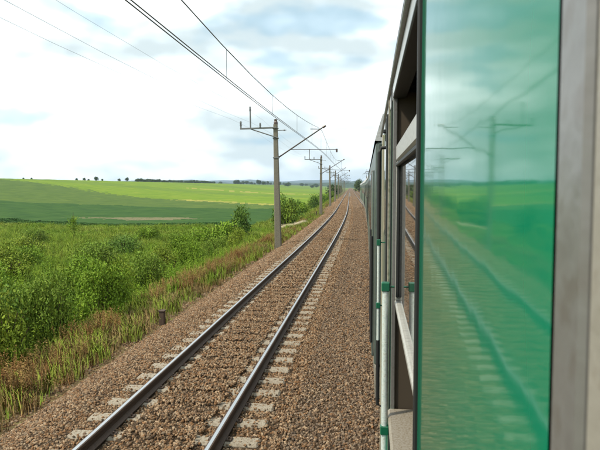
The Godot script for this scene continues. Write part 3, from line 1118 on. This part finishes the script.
func pole(base: Vector3, label: String) -> Node3D:
	var t := thing("catenary_pole", label, "utility pole", base, "catenary poles along the line")
	var H := 7.2
	var f := MB.new()          # tapered mast, rectangular with chamfered corners
	var ring := func(y: float, w: float, dp: float) -> Array:
		var c := 0.035
		return [Vector3(-w + c, y, -dp), Vector3(w - c, y, -dp), Vector3(w, y, -dp + c), Vector3(w, y, dp - c), Vector3(w - c, y, dp), Vector3(-w + c, y, dp), Vector3(-w, y, dp - c), Vector3(-w, y, -dp + c)]
	var lo: Array = ring.call(-0.3, 0.195, 0.18)
	var hi: Array = ring.call(H, 0.115, 0.12)
	for k in 8:
		var j := (k + 1) % 8
		f.quad(lo[k], hi[k], hi[j], lo[j])
	for k in range(1, 7): f.tri(hi[0], hi[k + 1], hi[k])
	part("mast", f, M.pole, t)
	f = MB.new()
	f.lathe(Vector3(0.02, H, 0), [Vector2(0.12, 0.0), Vector2(0.12, 0.12), Vector2(0.08, 0.2), Vector2(0.1, 0.28), Vector2(0.0, 0.32)], 10)
	part("mast_cap", f, M.insulator, t)
	f = MB.new()
	f.box(Vector3(-0.98, 7.0, 0.17), Vector3(2.1, 0.09, 0.09), 0.01)
	var arm := part("cross_arm", f, M.grey_steel, t)
	for p in [[-1.98, 0.42, 0.06], [-1.42, 1.25, 0.055], [-0.86, 0.3, 0.05]]:
		f = MB.new()
		var h: float = p[1]
		f.tube([Vector3(p[0], 7.0, 0.17), Vector3(p[0], 7.0 + h, 0.17)], p[2] * 0.75, p[2] * 0.75, 8)
		for q in 3: f.lathe(Vector3(p[0], 7.0 + h - 0.06 - q * 0.08, 0.17), [Vector2(0.03, -0.03), Vector2(p[2] + 0.025, -0.02), Vector2(0.03, 0.02)], 10)
		part("insulator_pin", f, M.grey_steel, arm)
	f = MB.new()
	f.tube([Vector3(-1.4, 6.96, 0.17), Vector3(0.15, 6.42, 0.17)], 0.035, 0.035, 6)
	part("arm_brace", f, M.grey_steel, arm)
	f = MB.new()
	f.tube([Vector3(0.12, 6.86, 0), Vector3(0.62, 6.86, 0)], 0.02, 0.02, 6)
	f.lathe(Vector3(0.5, 6.82, 0), [Vector2(0.03, 0), Vector2(0.07, 0.03), Vector2(0.03, 0.08)], 8)
	part("stub_arm", f, M.grey_steel, t)
	f = MB.new()
	for y in [5.3, 6.42, 6.98]: f.box(Vector3(0, y, 0), Vector3(0.36 - 0.012 * (y - 3), 0.07, 0.34), 0.01)
	part("clamp", f, M.grey_steel, t)
	f = MB.new()
	f.tube([Vector3(0.14, 5.32, 0), Vector3(2.75, 6.97, 0)], 0.04, 0.035, 8)
	var can := part("cantilever", f, M.wire, t)
	f = MB.new()
	f.tube([Vector3(2.72, 6.95, 0), Vector3(2.88, 7.05, 0)], 0.07, 0.06, 8)
	part("insulator", f, M.insulator, can)
	f = MB.new()
	f.tube([Vector3(2.0, 6.88, 0), Vector3(2.5, 6.86, 0)], 0.02, 0.02, 6)
	part("tie_rod", f, M.wire, can)
	f = MB.new()
	f.tube([Vector3(0.85, 5.75, 0), Vector3(3.5, 5.68, 0)], 0.022, 0.022, 6)
	var st := part("steady_arm", f, M.wire, t)
	f = MB.new()
	f.tube([Vector3(3.48, 5.72, 0), Vector3(3.48, 5.52, 0)], 0.06, 0.05, 8)
	part("insulator", f, M.insulator, st)
	t.rotation_degrees.z = 1.2
	return t

# ---------------------------------------------------------------- vegetation
func vegetation():
	rng.seed = 501
	# grass of the meadow
	var gm := [grass_mesh(1, 34, 0.75, 0.3, 0.016, M.grass), grass_mesh(2, 30, 0.95, 0.26, 0.014, M.grass, 0.6), grass_mesh(3, 28, 0.5, 0.3, 0.02, M.grass)]
	var dry := grass_mesh(4, 32, 0.55, 0.26, 0.012, M.grass, 0.8)
	var wm := [weed_mesh(5, 1.15, 13, 34, 0.085, M.grass), weed_mesh(6, 0.85, 16, 26, 0.075, M.grass), weed_mesh(7, 1.5, 11, 44, 0.08, M.grass)]
	var gx := [[], [], []]
	var gc := [PackedColorArray(), PackedColorArray(), PackedColorArray()]
	var dx := []
	var dc := PackedColorArray()
	var wx := [[], [], []]
	var wc := [PackedColorArray(), PackedColorArray(), PackedColorArray()]
	var patch := FastNoiseLite.new()
	patch.seed = 8
	patch.frequency = 0.12
	patch.fractal_octaves = 3
	rng.seed = 502
	for i in 52000:
		var d := 3.0 + 80.0 * pow(rng.randf(), 0.8)
		var x := -5.25 - (0.68 * d + 5.0) * pow(rng.randf(), 0.95)
		if i % 7 == 0:
			d = rng.randf_range(60.0, 320.0)
			x = shift(d) - 5.6 - 8.5 * rng.randf()
		var t := x - shift(d)
		if d > crop_start(x) and t < -14.0: continue
		if Vector2((t + 7.0) / 1.4, (d - 60.0) / 7.5).length() < 1.0 and rng.randf() < 0.97: continue
		var nn := patch.get_noise_2d(x, d)
		var edge := ss(-9.0, -6.0, t)
		var k := rng.randi() % 3
		var s := rng.randf_range(0.7, 1.25) * lerpf(1.0, 0.6, edge) * lerpf(1.0, 0.7, ss(40.0, 70.0, d))
		var b := Basis(Vector3.UP, rng.randf() * TAU).scaled(Vector3(s, s * rng.randf_range(0.8, 1.2), s))
		var far := ss(30, 80, d)
		b = b.scaled(Vector3(1.0 + far * 1.2, 1.0, 1.0 + far * 1.2))
		var xf := Transform3D(b, at_ground(x, d))
		if rng.randf() < edge * 0.66 or (nn > 0.34 and rng.randf() < 0.35):
			if t > -5.75 and rng.randf() < 0.3: continue
			dx.append(xf)
			dc.append(Color(0.23, 0.105, 0.04).lerp(Color(0.34, 0.26, 0.11), clampf(rng.randf() * 0.7 + 0.42 - 1.6 * patch.get_noise_2d(x + 90.0, d), 0, 1)) * rng.randf_range(0.6, 1.15))
		else:
			gx[k].append(xf)
			gc[k].append(Color(0.15, 0.26, 0.022).lerp(Color(0.28, 0.34, 0.055), clampf(rng.randf() * 0.8 + nn * 0.9, 0, 1)) * rng.randf_range(0.75, 1.15))
	for i in 8500:
		var d := 4.0 + 72.0 * pow(rng.randf(), 0.9)
		var x := -7.0 - (0.66 * d + 4.0) * pow(rng.randf(), 0.8)
		if d > crop_start(x) - 2.0: continue
		var nn := patch.get_noise_2d(x + 40.0, d)
		if nn < -0.12 and rng.randf() < 0.7: continue
		var t := x
		if t > -7.6 and rng.randf() < 0.5: continue
		if Vector2((t + 7.0) / 1.9, (d - 57.0) / 9.5).length() < 1.0: continue
		var k := rng.randi() % 3
		var s := rng.randf_range(0.6, 1.15) * lerpf(1.0, 0.6, ss(18.0, 60.0, d))
		wx[k].append(Transform3D(Basis(Vector3.UP, rng.randf() * TAU).scaled(Vector3(s * 1.2, s, s * 1.2)), at_ground(x, d)))
		wc[k].append(Color(0.12, 0.23, 0.018).lerp(Color(0.24, 0.33, 0.03), rng.randf()) * rng.randf_range(0.7, 1.15))
	for k in 3:
		scatter("meadow_grass", gm[k], gx[k], gc[k], "tall green grass covering the slope below the railway", "grass")
		scatter("weeds", wm[k], wx[k], wc[k], "leafy green weeds thick on the meadow slope", "weeds")
	scatter("dry_grass", dry, dx, dc, "rusty dry grass along the edge of the ballast", "grass")
	var rx := []
	var rc := PackedColorArray()
	for q in [[-6.35, 13.6, 0.5, 0.9, 34], [-6.3, 10.0, 0.6, 1.6, 30], [-6.5, 19.8, 0.6, 1.6, 60], [-6.4, 23.6, 0.6, 2.2, 80], [-6.6, 29.5, 0.6, 2.6, 70], [-6.3, 38.5, 0.5, 2.5, 60]]:
		for i in q[4]:
			var x: float = q[0] + rng.randfn() * q[2] * 0.7
			var d: float = q[1] + rng.randfn() * q[3] * 0.7
			if x > -5.55: continue
			var s := rng.randf_range(0.25, 0.62)
			rx.append(Transform3D(Basis(Vector3.UP, rng.randf() * TAU).scaled(Vector3(s * 1.1, s, s * 1.1)), at_ground(x, d)))
			rc.append(Color(0.27, 0.135, 0.05).lerp(Color(0.34, 0.24, 0.09), rng.randf()) * rng.randf_range(0.65, 1.1))
	scatter("dried_weeds", wm[0], rx, rc, "rusty brown dried weeds in ragged patches along the ballast", "weeds")
	# crop stalks at the near edge of the field
	var cx := []
	var cc := PackedColorArray()
	for i in 6000:
		var x := -14.0 - 90.0 * rng.randf()
		var d := crop_start(x) + 9.0 * pow(rng.randf(), 1.5)
		if zone(x, d) != 7: continue
		var s := rng.randf_range(0.8, 1.2)
		cx.append(Transform3D(Basis(Vector3.UP, rng.randf() * TAU).scaled(Vector3(s * 2.6, s * 0.35, s * 2.6)), at_ground(x, d)))
		cc.append(Color(0.075, 0.19, 0.052) * rng.randf_range(0.75, 1.15))
	scatter("crop_stalks", gm[2], cx, cc, "dense blue-green cereal stalks in the field", "crop")

	# bushes: x, d, half width, height, kind, label
	var cr := []
	for k in 3: cr.append([crown_mesh(60 + k, 1.0, 20, 9000, 0.052, [M.leaf, M.leaf_yellow, M.leaf_olive][k]), stems_mesh(60 + k, 1.0, 12, 0.022, M.bark)])
	for k in 3: cr.append([crown_mesh(70 + k, 1.0, 19, 8500, 0.048, [M.leaf_dark, M.leaf, M.leaf_olive][k]), stems_mesh(70 + k, 1.0, 12, 0.022, M.bark)])
	for k in 4: cr.append([crown_mesh(65 + k, 1.0, 15, 2200, 0.11, [M.leaf_dark, M.leaf, M.leaf_olive, M.leaf_dark][k]), stems_mesh(65 + k, 1.0, 12, 0.022, M.bark)])
	var named := [
		[-12.3, 58.0, 1.7, 2.7, 6, "rounded grey-green bush standing alone above the weeds"],
		[-11.4, 49.0, 2.0, 2.1, 7, "broad bright green bush in front of the rounded bush"],
		[-13.8, 50.0, 1.6, 1.7, 7, "low bright bush beside the broad one"],
		[-7.9, 61.0, 1.7, 2.6, 8, "dark green bush just beyond the sandy patch"],
		[-8.8, 70.0, 2.2, 3.2, 9, "tall dark bush behind the sandy patch"],
		[-10.2, 80.0, 2.4, 2.8, 7, "green bush where the field meets the trackside"],
	]
	for q in named: bush(q[0] + shift(q[1]), q[1], q[2], q[3] + 0.2, cr[q[4]], q[5], "single bushes beyond the nearest pole")
	rng.seed = 640
	var near := [[-8.6, 8.2, 1.3, 1.7, 0], [-10.3, 9.6, 1.6, 2.2, 1], [-8.4, 12.0, 1.3, 1.7, 3], [-11.5, 13.0, 1.9, 2.2, 0], [-9.6, 15.6, 1.5, 1.7, 2], [-12.8, 17.0, 1.8, 2.0, 1], [-8.6, 19.5, 1.1, 1.3, 1], [-10.8, 20.5, 1.4, 1.6, 0], [-14.8, 21.5, 2.0, 1.7, 0], [-9.3, 24.5, 1.3, 1.4, 2], [-12.5, 26.0, 1.7, 1.7, 4], [-17.5, 27.0, 2.0, 1.6, 1], [-8.8, 29.5, 1.1, 1.3, 0], [-11.0, 32.0, 1.5, 1.5, 1], [-15.5, 33.0, 1.9, 1.5, 2], [-20.5, 34.0, 2.0, 1.4, 0], [-9.6, 37.5, 1.3, 1.5, 2], [-12.2, 39.5, 1.6, 1.7, 0], [-17.5, 42.0, 2.0, 1.4, 3], [-24.0, 41.0, 2.1, 1.3, 1], [-9.9, 44.5, 1.3, 1.6, 1], [-28.0, 48.0, 1.7, 1.2, 2], [-20.0, 53.0, 1.8, 1.2, 0], [-7.2, 6.0, 0.8, 0.9, 2], [-9.0, 6.4, 1.2, 1.5, 4], [-14.0, 12.5, 1.8, 2.2, 2], [-17.0, 19.0, 1.9, 1.8, 1], [-7.3, 11.2, 1.0, 1.1, 1], [-7.2, 15.4, 1.0, 1.1, 0], [-7.6, 17.3, 0.9, 1.0, 4], [-7.4, 13.2, 0.9, 1.2, 2], [-7.6, 9.6, 1.1, 1.3, 3]]
	for q in near: bush(q[0], q[1], q[2] * 1.1, q[3] + (0.55 if q[1] < 30.0 else 0.2), cr[q[4]], "leafy green bush overhanging the dry grass beside the ballast" if q[0] > -7.8 else ("grey-green bush among brighter bushes on the slope" if q[4] == 3 else "leafy green bush among the weeds on the slope"), "bushes on the slope")
	for k in 16:
		var d := 88.0 + k * 13.0 + rng.randf_range(-3, 3)
		var x := shift(d) - rng.randf_range(8.0, 11.5)
		bush(x, d, rng.randf_range(1.6, 2.6), rng.randf_range(1.8, 3.0), cr[6 + rng.randi() % 4], "green bush in the row along the distant trackside", "bushes along the distant trackside")
	# thin young tree among the weeds
	var yt := thing("young_tree", "thin young tree rising out of the weeds before the crop field", "tree", at_ground(-26.5, 52.0))
	part_mesh("crown", crown_mesh(90, 3.2, 14, 800, 0.12, M.leaf, 0.3, 0.4), yt)
	var tb := MB.new()
	tb.tube([Vector3(0, -0.2, 0), Vector3(0.05, 1.5, 0), Vector3(0, 3.0, 0)], 0.04, 0.012, 6)
	part("trunk", tb, M.bark, yt)
	# trees: x, d, half width, height
	var tc := []
	for k in 3: tc.append([crown_mesh(80 + k, 1.0, 20, 1500, 0.13, M.leaf_far, 0.3), stems_mesh(80 + k, 1.0, 7, 0.03, M.bark, 0.35)])
	for q in [[-14.2, 262.0, 4.5, 6.0, 0, "rounded leafy tree standing beside the row of poles"], [-14.0, 310.0, 3.5, 4.6, 1, "smaller tree behind the rounded one at the line"], [3.0, 330.0, 4.5, 8.0, 2, "leafy tree closing the line beyond the locomotive"], [-5.0, 420.0, 5.0, 8.5, 1, "tall tree where the rails vanish"], [9.0, 300.0, 4.5, 7.0, 0, "tree beyond the train on its far side"]]:
		tree(q[0], q[1], q[2], q[3], tc[q[4]], q[5], "trees along the line")
	rng.seed = 700
	# trees on the crest: at px-like bearings, the big wood first as single trees
	for k in 52:
		var f := float(k) / 51.0
		var d := lerpf(640.0, 1080.0, f) + rng.randf_range(-30, 30)
		var bear := lerpf(-0.395, -0.255, f) + rng.randf_range(-0.003, 0.003)
		tree(bear * d, d, rng.randf_range(3.5, 6.0), rng.randf_range(3.2, 5.6) * lerpf(0.65, 1.0, f), tc[k % 3], "dark tree in the long wood on the crest of the field", "trees of the long wood on the crest")
	for q in [[-0.502, 560.0, 4.0], [-0.488, 560.0, 4.5], [-0.466, 600.0, 7.5], [-0.455, 600.0, 4.0], [-0.425, 620.0, 5.0], [-0.411, 640.0, 7.0], [-0.60, 470.0, 2.6], [-0.585, 480.0, 2.6], [-0.48, 590.0, 3.5]]:
		tree(q[0] * q[1], q[1], q[2] * 0.5, q[2] * 0.62, tc[int(q[1]) % 3], "single small tree on the skyline of the field", "single trees on the skyline")
	for k in 34:
		var d := rng.randf_range(1300.0, 2100.0)
		var bear := -0.25 + 0.2 * rng.randf()
		if k < 8:
			bear = [-0.178, -0.181, -0.172, -0.13, -0.132, -0.22, -0.215, -0.09][k]
			d = 1250.0
		tree(bear * d, d, rng.randf_range(5.0, 10.0), rng.randf_range(6.0, 10.0), tc[k % 3], "far dark tree on the plain below the blue hills", "far trees on the plain")

func bush(x: float, d: float, w: float, h: float, c: Array, label: String, group: String):
	var t := thing("bush", label, "bush", at_ground(x, d, -0.05), group)
	h += 0.35
	var q := part_mesh("crown", c[0], t)
	var s := part_mesh("stem", c[1], t)
	var b := Basis(Vector3.UP, rng.randf() * TAU).scaled(Vector3(w, h, w))
	q.basis = b
	s.basis = b

func tree(x: float, d: float, w: float, h: float, c: Array, label: String, group: String):
	var t := thing("tree", label, "tree", at_ground(x, d, -0.1), group)
	var q := part_mesh("crown", c[0], t)
	var s := part_mesh("trunk", c[1], t)
	var b := Basis(Vector3.UP, rng.randf() * TAU).scaled(Vector3(w, h, w))
	q.basis = b
	s.basis = b

func trackside():
	# sandy patch beside the line just past the pole
	var b := MB.new()
	var c := Vector2(-7.0, 60.0)
	for k in 40:
		var a0 := TAU * k / 40.0
		var a1 := TAU * (k + 1) / 40.0
		for r in 5:
			var q := []
			for e in [[a0, r], [a0, r + 1], [a1, r + 1], [a1, r]]:
				var f: float = e[1] / 5.0
				var wob := 1.0 + 0.16 * sin(3.0 * e[0] + 1.0) + 0.12 * sin(7.0 * e[0]) + 0.1 * sin(13.0 * e[0] + 2.0)
				var x: float = c.x + cos(e[0]) * 1.5 * f * wob
				var d: float = c.y + sin(e[0]) * 6.5 * f * wob
				q.append(Vector3(x + shift(d), maxf(land(x + shift(d), d), -0.85) + 0.12 * (1.0 - f * f) + 0.03 - 0.2 * pow(f, 6.0), -d))
			b.quad(q[0], q[1], q[2], q[3])
	structure("sandy_ground", b.mesh(M.sand), "pale sandy patch beside the ballast near the pole")
	# short marker posts
	for q in [[-5.2, 14.8, 0.4, "short dark marker post in dry grass at the ballast edge"], [-5.5, 73.0, 0.6, "small reddish marker post beyond the sandy patch"]]:
		var p := on_line(q[0], 0, q[1])
		p.y = land(p.x, q[1]) - 0.1
		var t := thing("marker_post", q[3], "post", p, "short posts at the ballast edge")
		var f := MB.new()
		f.box(Vector3(0, q[2] * 0.5, 0), Vector3(0.14, q[2] + 0.1, 0.12), 0.015)
		part("post", f, M.rust, t)
		f = MB.new()
		f.box(Vector3(0, q[2] + 0.07, 0), Vector3(0.17, 0.04, 0.15), 0.01)
		part("cap", f, M.rust, t)
